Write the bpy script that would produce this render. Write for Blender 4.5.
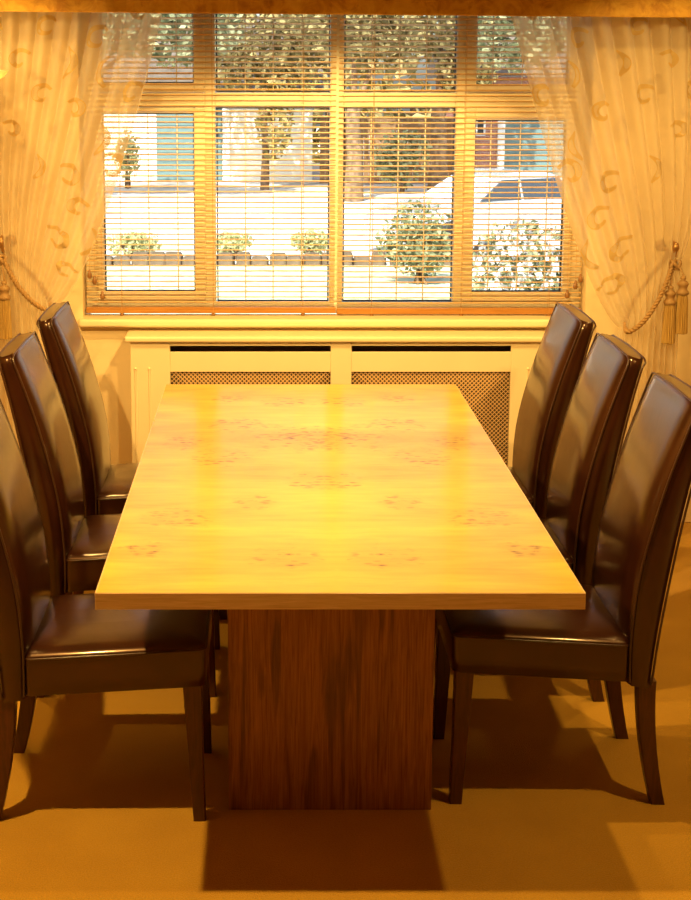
import bpy, math, random
from mathutils import Vector, Matrix

for o in list(bpy.data.objects):
    bpy.data.objects.remove(o)
S = bpy.context.scene
C = S.collection
R = math.radians

# ------------------------------------------------------------------ camera
cam_d = bpy.data.cameras.new('camera')
cam_d.sensor_fit = 'VERTICAL'
cam_d.sensor_height = 36.0
cam_d.lens = 36.0 * 1400 / 900
cam_d.shift_x = (345.5 - 268) / 900
cam_d.shift_y = -(450 - 304.7) / 900
cam_d.clip_start = 0.05
cam_d.clip_end = 300
cam = bpy.data.objects.new('camera', cam_d)
C.objects.link(cam)
cam.location = (-0.162, 0.0, 1.878)
cam.rotation_euler = (R(90 - 9), 0, 0)
S.camera = cam

# ------------------------------------------------------------------ sky, sun, lamps, exposure
wd = bpy.data.worlds.new('sky')
S.world = wd
wd.use_nodes = True
nt = wd.node_tree
nt.nodes.clear()
sky = nt.nodes.new('ShaderNodeTexSky')
sky.sky_type = 'NISHITA'
sky.sun_disc = False
sky.sun_elevation = R(48)
sky.sun_rotation = R(200)
sky.air_density = 1.0
sky.dust_density = 3.0
bg = nt.nodes.new('ShaderNodeBackground')
bg.inputs['Strength'].default_value = 0.42
wo = nt.nodes.new('ShaderNodeOutputWorld')
nt.links.new(sky.outputs[0], bg.inputs[0])
nt.links.new(bg.outputs[0], wo.inputs[0])

sun_d = bpy.data.lights.new('sun', 'SUN')
sun_d.energy = 11.0
sun_d.angle = R(0.6)
sun_d.color = (1.0, 0.94, 0.84)
sun = bpy.data.objects.new('sun', sun_d)
C.objects.link(sun)
sun.rotation_euler = Vector((0.35, 1.0, -1.15)).to_track_quat('-Z', 'Y').to_euler()

AMBER = (1.0, 0.605, 0.16)
def downlight_or_fill(x, y, watts, size=120, blend=0.5, tilt=(0, 0)):
    d = bpy.data.lights.new('downlight_or_fill', 'SPOT')
    d.energy = watts
    d.color = AMBER
    d.spot_size = R(size)
    d.spot_blend = blend
    d.shadow_soft_size = 0.022
    o = bpy.data.objects.new('downlight_or_fill', d)
    C.objects.link(o)
    o.location = (x, y, 2.385)
    o.rotation_euler = (R(tilt[0]), R(tilt[1]), 0)
    return o
downlight_or_fill(-1.09, 2.90, 225, 168, 0.15)
downlight_or_fill(1.24, 2.90, 86, 168, 0.15)
downlight_or_fill(0.20, 3.75, 95, 168, 0.3)
downlight_or_fill(0.02, 4.00, 100, 64, 1.0)  # extra narrow spot, added to brighten the middle of the table
downlight_or_fill(-1.20, 4.80, 58, 112, 0.5, (25, 0))
downlight_or_fill(1.40, 4.80, 50, 112, 0.5, (25, 0))
downlight_or_fill(0.12, 4.60, 125, 84, 0.35, (34, 0))  # added fill spot, no known fitting; lifts the window frame and blinds

vs = S.view_settings
vs.view_transform = 'Standard'
vs.look = 'None'
vs.exposure = 0.0
vs.gamma = 1.0
vs.use_curve_mapping = False

# ------------------------------------------------------------------ helpers
class MB:
    def __init__(self):
        self.v = []; self.f = []; self.sm = []
    def add(self, vs_, fs, smooth=False):
        n = len(self.v)
        self.v += [tuple(p) for p in vs_]
        self.f += [tuple(i + n for i in f) for f in fs]
        self.sm += [smooth] * len(fs)
        return self
    def box(self, x0, x1, y0, y1, z0, z1):
        v = [(x0,y0,z0),(x1,y0,z0),(x1,y1,z0),(x0,y1,z0),(x0,y0,z1),(x1,y0,z1),(x1,y1,z1),(x0,y1,z1)]
        f = [(0,3,2,1),(4,5,6,7),(0,1,5,4),(1,2,6,5),(2,3,7,6),(3,0,4,7)]
        return self.add(v, f)
    def loft(self, rings, smooth=True, cap0=True, cap1=True, closed=True):
        n = len(rings[0]); v = []; f = []
        for r in rings: v += r
        for i in range(len(rings) - 1):
            for j in range(n if closed else n - 1):
                k = (j + 1) % n
                f.append((i*n+j, i*n+k, (i+1)*n+k, (i+1)*n+j))
        self.add(v, f, smooth)
        if cap0: self.add(rings[0], [tuple(reversed(range(n)))], False)
        if cap1: self.add(rings[-1], [tuple(range(n))], False)
        return self
    def tube(self, path, rad, n=8, smooth=True, caps=True):
        P = [Vector(p) for p in path]
        rr = rad if hasattr(rad, '__len__') else [rad] * len(P)
        rings = []; prev = None
        for i, p in enumerate(P):
            t = (P[min(i+1, len(P)-1)] - P[max(i-1, 0)]).normalized()
            if prev is None:
                a = Vector((0,0,1)) if abs(t.z) < 0.9 else Vector((1,0,0))
                u = t.cross(a).normalized()
            else:
                u = (prev - t * prev.dot(t)).normalized()
            prev = u
            w = t.cross(u)
            rings.append([tuple(p + rr[i]*(math.cos(2*math.pi*k/n)*u + math.sin(2*math.pi*k/n)*w)) for k in range(n)])
        return self.loft(rings, smooth, caps, caps)
    def lathe(self, prof, c=(0,0,0), n=16, smooth=True, caps=True):
        rings = [[(c[0]+r*math.cos(2*math.pi*k/n), c[1]+r*math.sin(2*math.pi*k/n), c[2]+z) for k in range(n)] for r, z in prof]
        return self.loft(rings, smooth, caps, caps)
    def mesh(self, name):
        me = bpy.data.meshes.new(name)
        me.from_pydata(self.v, [], self.f)
        me.polygons.foreach_set('use_smooth', self.sm)
        me.update()
        return me
    def build(self, name, mat, parent=None, bevel=0.0, segs=2, subsurf=0):
        o = bpy.data.objects.new(name, self.mesh(name))
        C.objects.link(o)
        if mat: o.data.materials.append(mat)
        if parent: o.parent = parent
        if bevel:
            m = o.modifiers.new('bevel', 'BEVEL'); m.width = bevel; m.segments = segs; m.limit_method = 'ANGLE'
        if subsurf:
            m = o.modifiers.new('subsurf', 'SUBSURF'); m.levels = subsurf; m.render_levels = subsurf
        return o

def thing(name, label, cat, loc=(0,0,0), rz=0, group=None):
    o = bpy.data.objects.new(name, None)
    C.objects.link(o)
    o.location = loc; o.rotation_euler = (0, 0, rz)
    return tag(o, label, cat, group)
def tag(o, label, cat, group=None):
    o['label'] = label; o['category'] = cat
    if group: o['group'] = group
    return o
def struct(o, label=None):
    o['kind'] = 'structure'
    if label: o['label'] = label
    return o
def inst(name, me, parent, loc=(0,0,0)):
    o = bpy.data.objects.new(name, me)
    C.objects.link(o)
    o.parent = parent; o.location = loc
    return o
def copy_tree(o, parent=None):
    c = o.copy(); C.objects.link(c); c.parent = parent
    for ch in list(o.children): copy_tree(ch, c)
    return c

def rrect(x0, x1, y0, y1, r, z, k=4):
    """rounded rectangle ring, counter-clockwise seen from above"""
    pts = []
    for cx, cy, a in ((x1-r, y1-r, 0), (x0+r, y1-r, 90), (x0+r, y0+r, 180), (x1-r, y0+r, 270)):
        for i in range(k + 1):
            t = R(a + 90*i/k)
            pts.append((cx + r*math.cos(t), cy + r*math.sin(t), z))
    return pts

# ------------------------------------------------------------------ materials
class NM:
    def __init__(self, name):
        self.m = bpy.data.materials.new(name); self.m.use_nodes = True
        self.t = self.m.node_tree; self.t.nodes.clear()
        self.out = self.n('ShaderNodeOutputMaterial')
    def n(self, typ, **kw):
        x = self.t.nodes.new(typ)
        for k, v in kw.items(): setattr(x, k, v)
        return x
    def l(self, a, b): self.t.links.new(a, b)
    def coord(self, scale=(1,1,1), out='Object', rot=(0,0,0)):
        tc = self.n('ShaderNodeTexCoord'); mp = self.n('ShaderNodeMapping')
        mp.inputs['Scale'].default_value = scale; mp.inputs['Rotation'].default_value = rot
        self.l(tc.outputs[out], mp.inputs[0]); return mp.outputs[0]
    def noise(self, vec, scale, detail=4, rough=0.5, dist=0.0):
        x = self.n('ShaderNodeTexNoise')
        x.inputs['Scale'].default_value = scale; x.inputs['Detail'].default_value = detail
        x.inputs['Roughness'].default_value = rough; x.inputs['Distortion'].default_value = dist
        if vec is not None: self.l(vec, x.inputs['Vector'])
        return x.outputs['Fac']
    def ramp(self, fac, stops):
        x = self.n('ShaderNodeValToRGB'); e = x.color_ramp.elements
        while len(e) < len(stops): e.new(0.5)
        for i, (p, c) in enumerate(stops):
            e[i].position = p; e[i].color = (*c, 1) if len(c) == 3 else c
        self.l(fac, x.inputs[0]); return x.outputs[0]
    def math(self, op, a, b=None):
        x = self.n('ShaderNodeMath', operation=op)
        for i, q in enumerate((a, b)):
            if q is None: continue
            if isinstance(q, (int, float)): x.inputs[i].default_value = q
            else: self.l(q, x.inputs[i])
        return x.outputs[0]
    def mix(self, fac, a, b, blend='MIX'):
        x = self.n('ShaderNodeMix', data_type='RGBA', blend_type=blend)
        for i, q in ((0, fac), (6, a), (7, b)):
            if isinstance(q, (int, float)): x.inputs[i].default_value = q
            elif isinstance(q, tuple): x.inputs[i].default_value = (*q, 1)
            else: self.l(q, x.inputs[i])
        return x.outputs[2]
    def bsdf(self, color, rough=0.5, spec=0.5, bump=None, bstr=0.2, bdist=0.002, coat=0, crough=0.1, metal=0, sheen=0, tint=None):
        p = self.n('ShaderNodeBsdfPrincipled')
        if isinstance(color, tuple): p.inputs['Base Color'].default_value = (*color, 1)
        else: self.l(color, p.inputs['Base Color'])
        if isinstance(rough, (int, float)): p.inputs['Roughness'].default_value = rough
        else: self.l(rough, p.inputs['Roughness'])
        p.inputs['Specular IOR Level'].default_value = spec
        p.inputs['Coat Weight'].default_value = coat; p.inputs['Coat Roughness'].default_value = crough
        p.inputs['Metallic'].default_value = metal
        if tint: p.inputs['Specular Tint'].default_value = (*tint, 1)
        p.inputs['Sheen Weight'].default_value = sheen
        if bump is not None:
            b = self.n('ShaderNodeBump'); b.inputs['Strength'].default_value = bstr; b.inputs['Distance'].default_value = bdist
            self.l(bump, b.inputs['Height']); self.l(b.outputs[0], p.inputs['Normal'])
        return p.outputs[0]
    def done(self, sh):
        self.l(sh, self.out.inputs[0]); return self.m

def plain(name, col, rough=0.5, spec=0.5, var=0.06, scale=8, metal=0, coat=0, bstr=0.1):
    k = NM(name); v = k.coord()
    f = k.noise(v, scale, 3)
    lo = tuple(c*(1-var) for c in col); hi = tuple(min(1, c*(1+var)) for c in col)
    return k.done(k.bsdf(k.ramp(f, [(0.3, lo), (0.7, hi)]), rough, spec, f, bstr, 0.001, coat=coat, metal=metal))

M = {}
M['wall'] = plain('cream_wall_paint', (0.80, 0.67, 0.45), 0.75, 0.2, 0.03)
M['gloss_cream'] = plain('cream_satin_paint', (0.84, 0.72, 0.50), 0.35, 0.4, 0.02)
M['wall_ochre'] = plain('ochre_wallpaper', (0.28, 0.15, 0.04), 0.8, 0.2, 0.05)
M['ceiling'] = plain('buff_ceiling_paint', (0.30, 0.22, 0.13), 0.9, 0.1, 0.02)
M['upvc'] = plain('white_window_frame', (0.94, 0.91, 0.82), 0.35, 0.4, 0.01)
M['gasket'] = plain('black_rubber', (0.02, 0.02, 0.02), 0.6)
M['lead'] = plain('pale_lead_strip', (0.8, 0.78, 0.72), 0.5, 0.5)
M['brass'] = plain('antique_brass', (0.42, 0.24, 0.10), 0.35, 0.5, metal=0.7)
M['plastic_white'] = plain('white_plastic', (0.8, 0.75, 0.65), 0.4)

# carpet
k = NM('golden_carpet'); v = k.coord()
f1 = k.noise(v, 260, 2, 0.7); f2 = k.noise(v, 5, 4)
col = k.mix(0.35, k.ramp(f1, [(0.3, (0.36, 0.190, 0.018)), (0.75, (0.60, 0.345, 0.040))]), k.ramp(f2, [(0.35, (0.42, 0.225, 0.022)), (0.7, (0.56, 0.32, 0.036))]))
M['carpet'] = k.done(k.bsdf(col, 1.0, 0.05, f1, 0.6, 0.004, sheen=0.2))

# burl veneer (book-matched about the centre line)
k = NM('burl_veneer')
tc = k.n('ShaderNodeTexCoord'); sp = k.n('ShaderNodeSeparateXYZ'); k.l(tc.outputs['Object'], sp.inputs[0])
ax = k.math('ABSOLUTE', sp.outputs[0]); ay = k.math('PINGPONG', k.math('ADD', sp.outputs[1], 3.0), 0.72)
cb = k.n('ShaderNodeCombineXYZ'); k.l(ax, cb.inputs[0]); k.l(ay, cb.inputs[1])
vv = cb.outputs[0]
mp = k.n('ShaderNodeMapping'); mp.inputs['Scale'].default_value = (2.0, 14.0, 1.0); k.l(vv, mp.inputs[0])
grain = k.noise(mp.outputs[0], 3.0, 6, 0.6, 0.6)
mpc = k.n('ShaderNodeMapping'); mpc.inputs['Scale'].default_value = (0.8, 2.4, 1.0); k.l(vv, mpc.inputs[0])
cloud = k.noise(mpc.outputs[0], 2.2, 4, 0.55, 0.5)
base = k.mix(0.6, k.ramp(grain, [(0.3, (0.48, 0.345, 0.028)), (0.7, (0.68, 0.55, 0.060))]), k.ramp(cloud, [(0.3, (0.36, 0.225, 0.014)), (0.7, (0.76, 0.63, 0.08))]))
warp = k.noise(vv, 13, 3, 0.6)
patch = None
tcv = k.n('ShaderNodeCombineXYZ'); k.l(ax, tcv.inputs[0]); k.l(sp.outputs[1], tcv.inputs[1])
for (cx, cy, rx, ry) in ((0.02, 0.28, 0.24, 0.20), (0.12, -0.86, 0.10, 0.09), (0.40, -0.55, 0.11, 0.10), (0.30, 0.05, 0.11, 0.13), (0.25, 0.45, 0.12, 0.12), (0.02, -0.20, 0.10, 0.10), (0.42, 0.25, 0.09, 0.12), (0.20, -0.42, 0.08, 0.08), (0.10, 0.80, 0.12, 0.08), (0.46, -0.80, 0.07, 0.07), (0.30, 0.85, 0.08, 0.08)):
    sb_ = k.n('ShaderNodeVectorMath', operation='SUBTRACT'); k.l(tcv.outputs[0], sb_.inputs[0]); sb_.inputs[1].default_value = (cx, cy, 0)
    ml = k.n('ShaderNodeVectorMath', operation='MULTIPLY'); k.l(sb_.outputs[0], ml.inputs[0]); ml.inputs[1].default_value = (1/rx, 1/ry, 0)
    ln = k.n('ShaderNodeVectorMath', operation='LENGTH'); k.l(ml.outputs[0], ln.inputs[0])
    q_ = k.math('SUBTRACT', 1.75, k.math('ADD', ln.outputs['Value'], k.math('MULTIPLY', warp, 1.5)))
    patch = q_ if patch is None else k.math('MAXIMUM', patch, q_)
patch = k.ramp(patch, [(0.0, (0,0,0)), (0.5, (1,1,1))])
vo = k.n('ShaderNodeTexVoronoi'); vo.inputs['Scale'].default_value = 40; 
mp2 = k.n('ShaderNodeMapping'); mp2.inputs['Scale'].default_value = (0.8, 1.5, 1.0); k.l(vv, mp2.inputs[0]); k.l(mp2.outputs[0], vo.inputs['Vector'])
spots = k.ramp(vo.outputs['Distance'], [(0.18, (1,1,1)), (0.50, (0,0,0))])
sw = k.ramp(k.noise(vv, 22, 3, 0.6, 1.0), [(0.36, (0,0,0)), (0.58, (1,1,1))])
knot = k.math('MULTIPLY', k.math('MULTIPLY', patch, spots), sw)
base = k.mix(k.math('MULTIPLY', patch, 0.20), base, (0.38, 0.19, 0.018))
base = k.mix(k.math('MULTIPLY', knot, 0.85), base, (0.13, 0.048, 0.008))
M['burl'] = k.done(k.bsdf(base, 0.34, 0.30, grain, 0.02, 0.0005, coat=0.5, crough=0.17))

def wood(name, dark, light, scale, rough=0.4, coat=0.2, streak=None):
    k = NM(name); v = k.coord(scale)
    g = k.noise(v, 3.0, 8, 0.65, 0.8)
    col = k.ramp(g, [(0.32, dark), (0.5, tuple((a+b)/2 for a, b in zip(dark, light))), (0.7, light)])
    if streak:
        g2 = k.noise(k.coord(streak), 2.0, 3, 0.5, 1.5)
        col = k.mix(k.ramp(g2, [(0.52, (0,0,0)), (0.72, (0.75,0.75,0.75))]), col, tuple(c*0.35 for c in dark))
    return k.done(k.bsdf(col, rough, 0.4, g, 0.05, 0.001, coat=coat, crough=0.2))
M['oak_edge'] = wood('oak_edge_lipping', (0.56, 0.37, 0.18), (0.76, 0.55, 0.30), (3, 30, 60), 0.4)
M['walnut'] = wood('walnut_veneer', (0.18, 0.068, 0.022), (0.46, 0.21, 0.075), (55, 55, 2.0), 0.42, 0.15, (11, 11, 0.9))
M['mahogany'] = wood('mahogany_legs', (0.045, 0.011, 0.005), (0.10, 0.026, 0.010), (30, 30, 3), 0.35, 0.3)
M['blind_wood'] = wood('honey_wood_slats', (0.66, 0.43, 0.19), (0.80, 0.57, 0.29), (1.5, 40, 40), 0.4, 0.1)
M['blind_rail'] = wood('honey_wood_rail', (0.34, 0.15, 0.035), (0.46, 0.22, 0.06), (1.5, 40, 40), 0.4, 0.1)
M['cord'] = plain('tan_cord', (0.55, 0.36, 0.16), 0.8)
M['acorn'] = wood('brown_wood_acorn', (0.20, 0.09, 0.03), (0.32, 0.16, 0.06), (40, 40, 10))

# leather
k = NM('brown_leather'); v = k.coord()
f1 = k.noise(v, 220, 3, 0.6); f2 = k.noise(v, 7, 3, 0.5, 0.5)
col = k.ramp(f2, [(0.3, (0.018, 0.0045, 0.0022)), (0.7, (0.034, 0.0095, 0.0045))])
vr = k.n('ShaderNodeTexNoise'); vr.inputs['Scale'].default_value = 4; k.l(v, vr.inputs['Vector'])
ro = k.math('ADD', k.math('MULTIPLY', vr.outputs['Fac'], 0.14), 0.24)
bmp = k.math('ADD', k.math('MULTIPLY', f1, 0.12), k.math('MULTIPLY', f2, 1.0))
M['leather'] = k.done(k.bsdf(col, ro, 0.4, bmp, 0.22, 0.004, coat=0.8, crough=0.15, tint=(1.0, 0.62, 0.42)))
M['piping'] = plain('leather_piping', (0.05, 0.02, 0.010), 0.3, 0.6)

# sheer curtain
def sheer(name, col, transp, trl):
    k = NM(name)
    v = k.coord((900, 900, 900)); w = k.noise(v, 1.0, 1)
    d = k.n('ShaderNodeBsdfDiffuse'); d.inputs[0].default_value = (*col, 1)
    t = k.n('ShaderNodeBsdfTranslucent'); t.inputs[0].default_value = (*col, 1)
    p = k.n('ShaderNodeBsdfTransparent'); p.inputs[0].default_value = (1, 0.97, 0.92, 1)
    m1 = k.n('ShaderNodeMixShader'); m1.inputs[0].default_value = trl
    k.l(d.outputs[0], m1.inputs[1]); k.l(t.outputs[0], m1.inputs[2])
    m2 = k.n('ShaderNodeMixShader')
    k.l(k.math('ADD', k.math('MULTIPLY', w, 0.1), transp - 0.05), m2.inputs[0])
    k.l(m1.outputs[0], m2.inputs[1]); k.l(p.outputs[0], m2.inputs[2])
    return k.done(m2.outputs[0])
M['sheer'] = sheer('cream_sheer_fabric', (0.87, 0.80, 0.68), 0.52, 0.55)
M['embroid'] = sheer('gold_embroidery', (0.60, 0.46, 0.21), 0.28, 0.40)

# pelmet fabric
k = NM('gold_damask'); v = k.coord((1, 1, 1))
f1 = k.noise(v, 14, 5, 0.65, 0.8); f2 = k.noise(v, 300, 2)
col = k.ramp(f1, [(0.35, (0.42, 0.20, 0.03)), (0.5, (0.60, 0.34, 0.05)), (0.7, (0.70, 0.45, 0.08))])
M['damask'] = k.done(k.bsdf(col, 0.7, 0.3, f2, 0.3, 0.001, sheen=0.3))

# rope
k = NM('gold_rope'); v = k.coord()
f1 = k.noise(v, 400, 2)
M['rope'] = k.done(k.bsdf(k.ramp(f1, [(0.3, (0.24, 0.13, 0.045)), (0.7, (0.48, 0.30, 0.13))]), 0.55, 0.4, f1, 0.4, 0.001))
k = NM('gold_fringe'); v = k.coord((500, 500, 6))
f1 = k.noise(v, 1.0, 3)
M['fringe'] = k.done(k.bsdf(k.ramp(f1, [(0.3, (0.28, 0.16, 0.04)), (0.7, (0.54, 0.35, 0.11))]), 0.6, 0.4, f1, 0.6, 0.002))

# glass
k = NM('window_glass')
gl = k.n('ShaderNodeBsdfGlossy'); gl.inputs['Roughness'].default_value = 0.0
tr = k.n('ShaderNodeBsdfTransparent'); tr.inputs[0].default_value = (0.96, 0.98, 0.97, 1)
lw = k.n('ShaderNodeFresnel'); lw.inputs[0].default_value = 1.3
ms = k.n('ShaderNodeMixShader'); k.l(lw.outputs[0], ms.inputs[0]); k.l(tr.outputs[0], ms.inputs[1]); k.l(gl.outputs[0], ms.inputs[2])
M['glass'] = k.done(ms.outputs[0])

# outdoors
M['grass'] = plain('pale_lawn', (0.42, 0.45, 0.30), 0.9, 0.1, 0.35, 6)
M['drive'] = plain('pale_concrete', (0.56, 0.53, 0.47), 0.9, 0.1, 0.35, 0.9)
M['stone'] = plain('brown_edging_stone', (0.12, 0.09, 0.06), 0.9, 0.1, 0.4, 4)
M['render'] = plain('cream_render', (0.84, 0.80, 0.70), 0.9, 0.1, 0.1, 1)
M['teal'] = plain('teal_paint', (0.13, 0.21, 0.21), 0.6, 0.3, 0.06)
M['white_out'] = plain('white_joinery', (0.75, 0.75, 0.73), 0.5)
M['roof'] = plain('roof_tiles', (0.12, 0.10, 0.08), 0.8, 0.1, 0.25, 4)
M['dark_glass'] = plain('dark_pane', (0.04, 0.05, 0.06), 0.1, 0.6)
M['glare_glass'] = plain('painted_glare_windscreen', (0.7, 0.72, 0.74), 0.15, 0.6)  # sky glare on the windscreen is put into this pale base colour
M['bark'] = plain('bark', (0.18, 0.12, 0.075), 0.9, 0.1, 0.5, 9)
M['fence'] = plain('brown_fence', (0.22, 0.13, 0.07), 0.9, 0.1, 0.3, 3)
k = NM('red_brick'); br = k.n('ShaderNodeTexBrick'); br.inputs['Scale'].default_value = 4.5
br.inputs[1].default_value = (0.42, 0.18, 0.13, 1); br.inputs[2].default_value = (0.35, 0.14, 0.10, 1); br.inputs[3].default_value = (0.5, 0.45, 0.4, 1)
k.l(k.coord(rot=(R(90), 0, 0)), br.inputs[0])
M['brick'] = k.done(k.bsdf(br.outputs[0], 0.9, 0.1))
def leafmat(name, a, b):
    k = NM(name)
    gi = k.n('ShaderNodeNewGeometry')
    col = k.ramp(gi.outputs['Random Per Island'], [(0.0, a), (1.0, b)])
    d = k.n('ShaderNodeBsdfDiffuse'); t = k.n('ShaderNodeBsdfTranslucent')
    k.l(col, d.inputs[0]); k.l(col, t.inputs[0])
    m = k.n('ShaderNodeMixShader'); m.inputs[0].default_value = 0.35
    k.l(d.outputs[0], m.inputs[1]); k.l(t.outputs[0], m.inputs[2])
    return k.done(m.outputs[0])
M['leaf_olive'] = leafmat('olive_leaves', (0.14, 0.12, 0.05), (0.50, 0.42, 0.20))
M['leaf_green'] = leafmat('green_leaves', (0.10, 0.12, 0.06), (0.44, 0.46, 0.28))
M['leaf_lime'] = leafmat('lime_leaves', (0.34, 0.36, 0.16), (0.58, 0.58, 0.34))
M['petal'] = leafmat('white_petals', (0.70, 0.66, 0.68), (0.85, 0.82, 0.80))
M['carpaint'] = plain('silver_car_paint', (0.55, 0.56, 0.58), 0.25, 0.6, 0.02, metal=0.4, coat=0.6)
M['tyre'] = plain('tyre', (0.02, 0.02, 0.02), 0.8)

# ------------------------------------------------------------------ room shell
XL, XR, YN, YW, ZC = -1.95, 2.35, -3.0, 5.85, 2.42
WX0, WX1, WZ0, WZ1, WT = -0.945, 1.18, 0.86, 2.26, 0.27
struct(MB().box(XL-0.2, XR+0.2, YN-0.2, YW+WT, -0.12, 0).build('floor', M['carpet']))
struct(MB().box(XL-0.2, XR+0.2, YN-0.2, YW+WT+0.3, ZC, ZC+0.2).build('ceiling', M['ceiling']))
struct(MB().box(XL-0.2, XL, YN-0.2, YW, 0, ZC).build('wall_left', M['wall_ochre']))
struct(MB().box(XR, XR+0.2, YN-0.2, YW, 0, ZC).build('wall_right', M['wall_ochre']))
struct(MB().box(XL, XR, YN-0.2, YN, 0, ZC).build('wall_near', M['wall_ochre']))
w = MB()
w.box(XL-0.2, WX0, YW, YW+WT, -0.9, ZC); w.box(WX1, XR+0.2, YW, YW+WT, -0.9, ZC)
w.box(WX0, WX1, YW, YW+WT, -0.9, WZ0); w.box(WX0, WX1, YW, YW+WT, WZ1, ZC)
struct(w.build('wall_far', M['wall']))
def skirting(name, x0, x1, y0, y1, face):
    b = MB(); b.box(x0, x1, y0, y1, 0, 0.17)
    if face == 'y': b.box(x0, x1, y0+0.007, y1, 0.17, 0.195)
    elif face == 'x+': b.box(x0, x1-0.007, y0, y1, 0.17, 0.195)
    else: b.box(x0+0.007, x1, y0, y1, 0.17, 0.195)
    struct(b.build(name, M['gloss_cream'], bevel=0.004))
skirting('baseboard_far', XL+0.021, XR-0.021, YW-0.02, YW-0.0005, 'y')
skirting('baseboard_left', XL+0.0005, XL+0.02, YN, YW, 'x+')
skirting('baseboard_right', XR-0.02, XR-0.0005, YN, YW, 'x-')
struct(MB().box(WX0-0.015, WX1+0.015, YW-0.055, YW+0.10, 0.862, 0.897).build('trim_1', M['gloss_cream'], bevel=0.012, segs=4), 'cream window sill board under the blinds')

# ------------------------------------------------------------------ window
win = bpy.data.objects.new('window_1', None); C.objects.link(win); struct(win, 'white framed leaded window in four columns behind the blinds')
FY0, FY1 = 5.955, 6.02
fr = MB()
Z0, Z1, ZT0, ZT1 = 0.897, WZ1, 1.777, 1.838
fr.box(WX0, WX0+0.055, FY0, FY1, Z0, Z1); fr.box(WX1-0.05, WX1, FY0, FY1, Z0, Z1)
fr.box(WX0+0.055, WX1-0.05, FY0, FY1, Z0, 0.945); fr.box(WX0+0.055, WX1-0.05, FY0, FY1, 2.215, Z1)
fr.build('window_frame', M['upvc'], win, bevel=0.006)
for x0, x1 in ((-0.430, -0.385), (0.100, 0.157), (0.631, 0.668)):
    MB().box(x0, x1, FY0-0.002, FY1, 0.945, 2.215).build('mullion', M['upvc'], win, bevel=0.006)
for x0, x1 in ((WX0+0.055, -0.430), (-0.385, 0.100), (0.157, 0.631), (0.668, WX1-0.05)):
    MB().box(x0, x1, FY0, FY1, ZT0, ZT1).build('transom', M['upvc'], win, bevel=0.006)
def pane(x0, x1, z0, z1, leads, sash=None):
    if sash:
        sx0, sx1, sz0, sz1 = sash
        b = MB(); y0, y1 = FY0-0.016, FY1-0.01
        b.box(sx0, x0, y0, y1, sz0, sz1); b.box(x1, sx1, y0, y1, sz0, sz1)
        b.box(x0, x1, y0, y1, sz0, z0); b.box(x0, x1, y0, y1, z1, sz1)
        b.build('sash_frame', M['upvc'], win, bevel=0.005)
    g = MB(); t = 0.0045; yy0, yy1 = 5.966, 5.985
    g.box(x0, x0+t, yy0, yy1, z0, z1); g.box(x1-t, x1, yy0, yy1, z0, z1)
    g.box(x0+t, x1-t, yy0, yy1, z0, z0+t); g.box(x0+t, x1-t, yy0, yy1, z1-t, z1)
    g.build('gasket', M['gasket'], win)
    p = MB().box(x0, x1, 5.988, 5.994, z0, z1).build('pane', M['glass'], win)
    for lx in leads:
        MB().box(lx-0.0022, lx+0.0022, 5.983, 5.9875, z0, z1).build('lead_strip', M['lead'], p)
pane(-0.862, -0.474, 0.992, 1.752, (-0.672, -0.548), (-0.892, -0.428, 0.947, 1.776))
pane(-0.380, 0.098, 0.948, 1.776, (-0.258, -0.140, -0.018))
pane(0.159, 0.628, 0.948, 1.776, (0.276, 0.392, 0.506))
pane(0.712, 1.098, 0.990, 1.724, (0.785, 0.910, 1.03), (0.668, 1.132, 0.947, 1.776))
pane(-0.862, -0.474, 1.878, 2.18, (-0.672, -0.548), (-0.892, -0.428, 1.839, 2.214))
pane(-0.380, 0.098, 1.840, 2.214, (-0.258, -0.140, -0.018))
pane(0.159, 0.628, 1.840, 2.214, (0.276, 0.392, 0.506))
pane(0.712, 1.098, 1.866, 2.18, (0.785, 0.910, 1.03), (0.668, 1.132, 1.839, 2.214))
for hx in (-0.452, 0.688):
    h = MB(); h.box(hx-0.012, hx+0.012, FY0-0.026, FY0-0.015, 1.30, 1.38); h.box(hx-0.008, hx+0.008, FY0-0.040, FY0-0.026, 1.23, 1.35)
    h.build('window_handle', M['upvc'], win, bevel=0.003)
    MB().lathe([(0.0055, 0), (0.0055, 0.004)], n=10).build('handle_lock', M['gasket'], win)
    win.children[-1].rotation_euler = (R(90), 0, 0); win.children[-1].location = (hx, FY0-0.040, 1.335)

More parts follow.
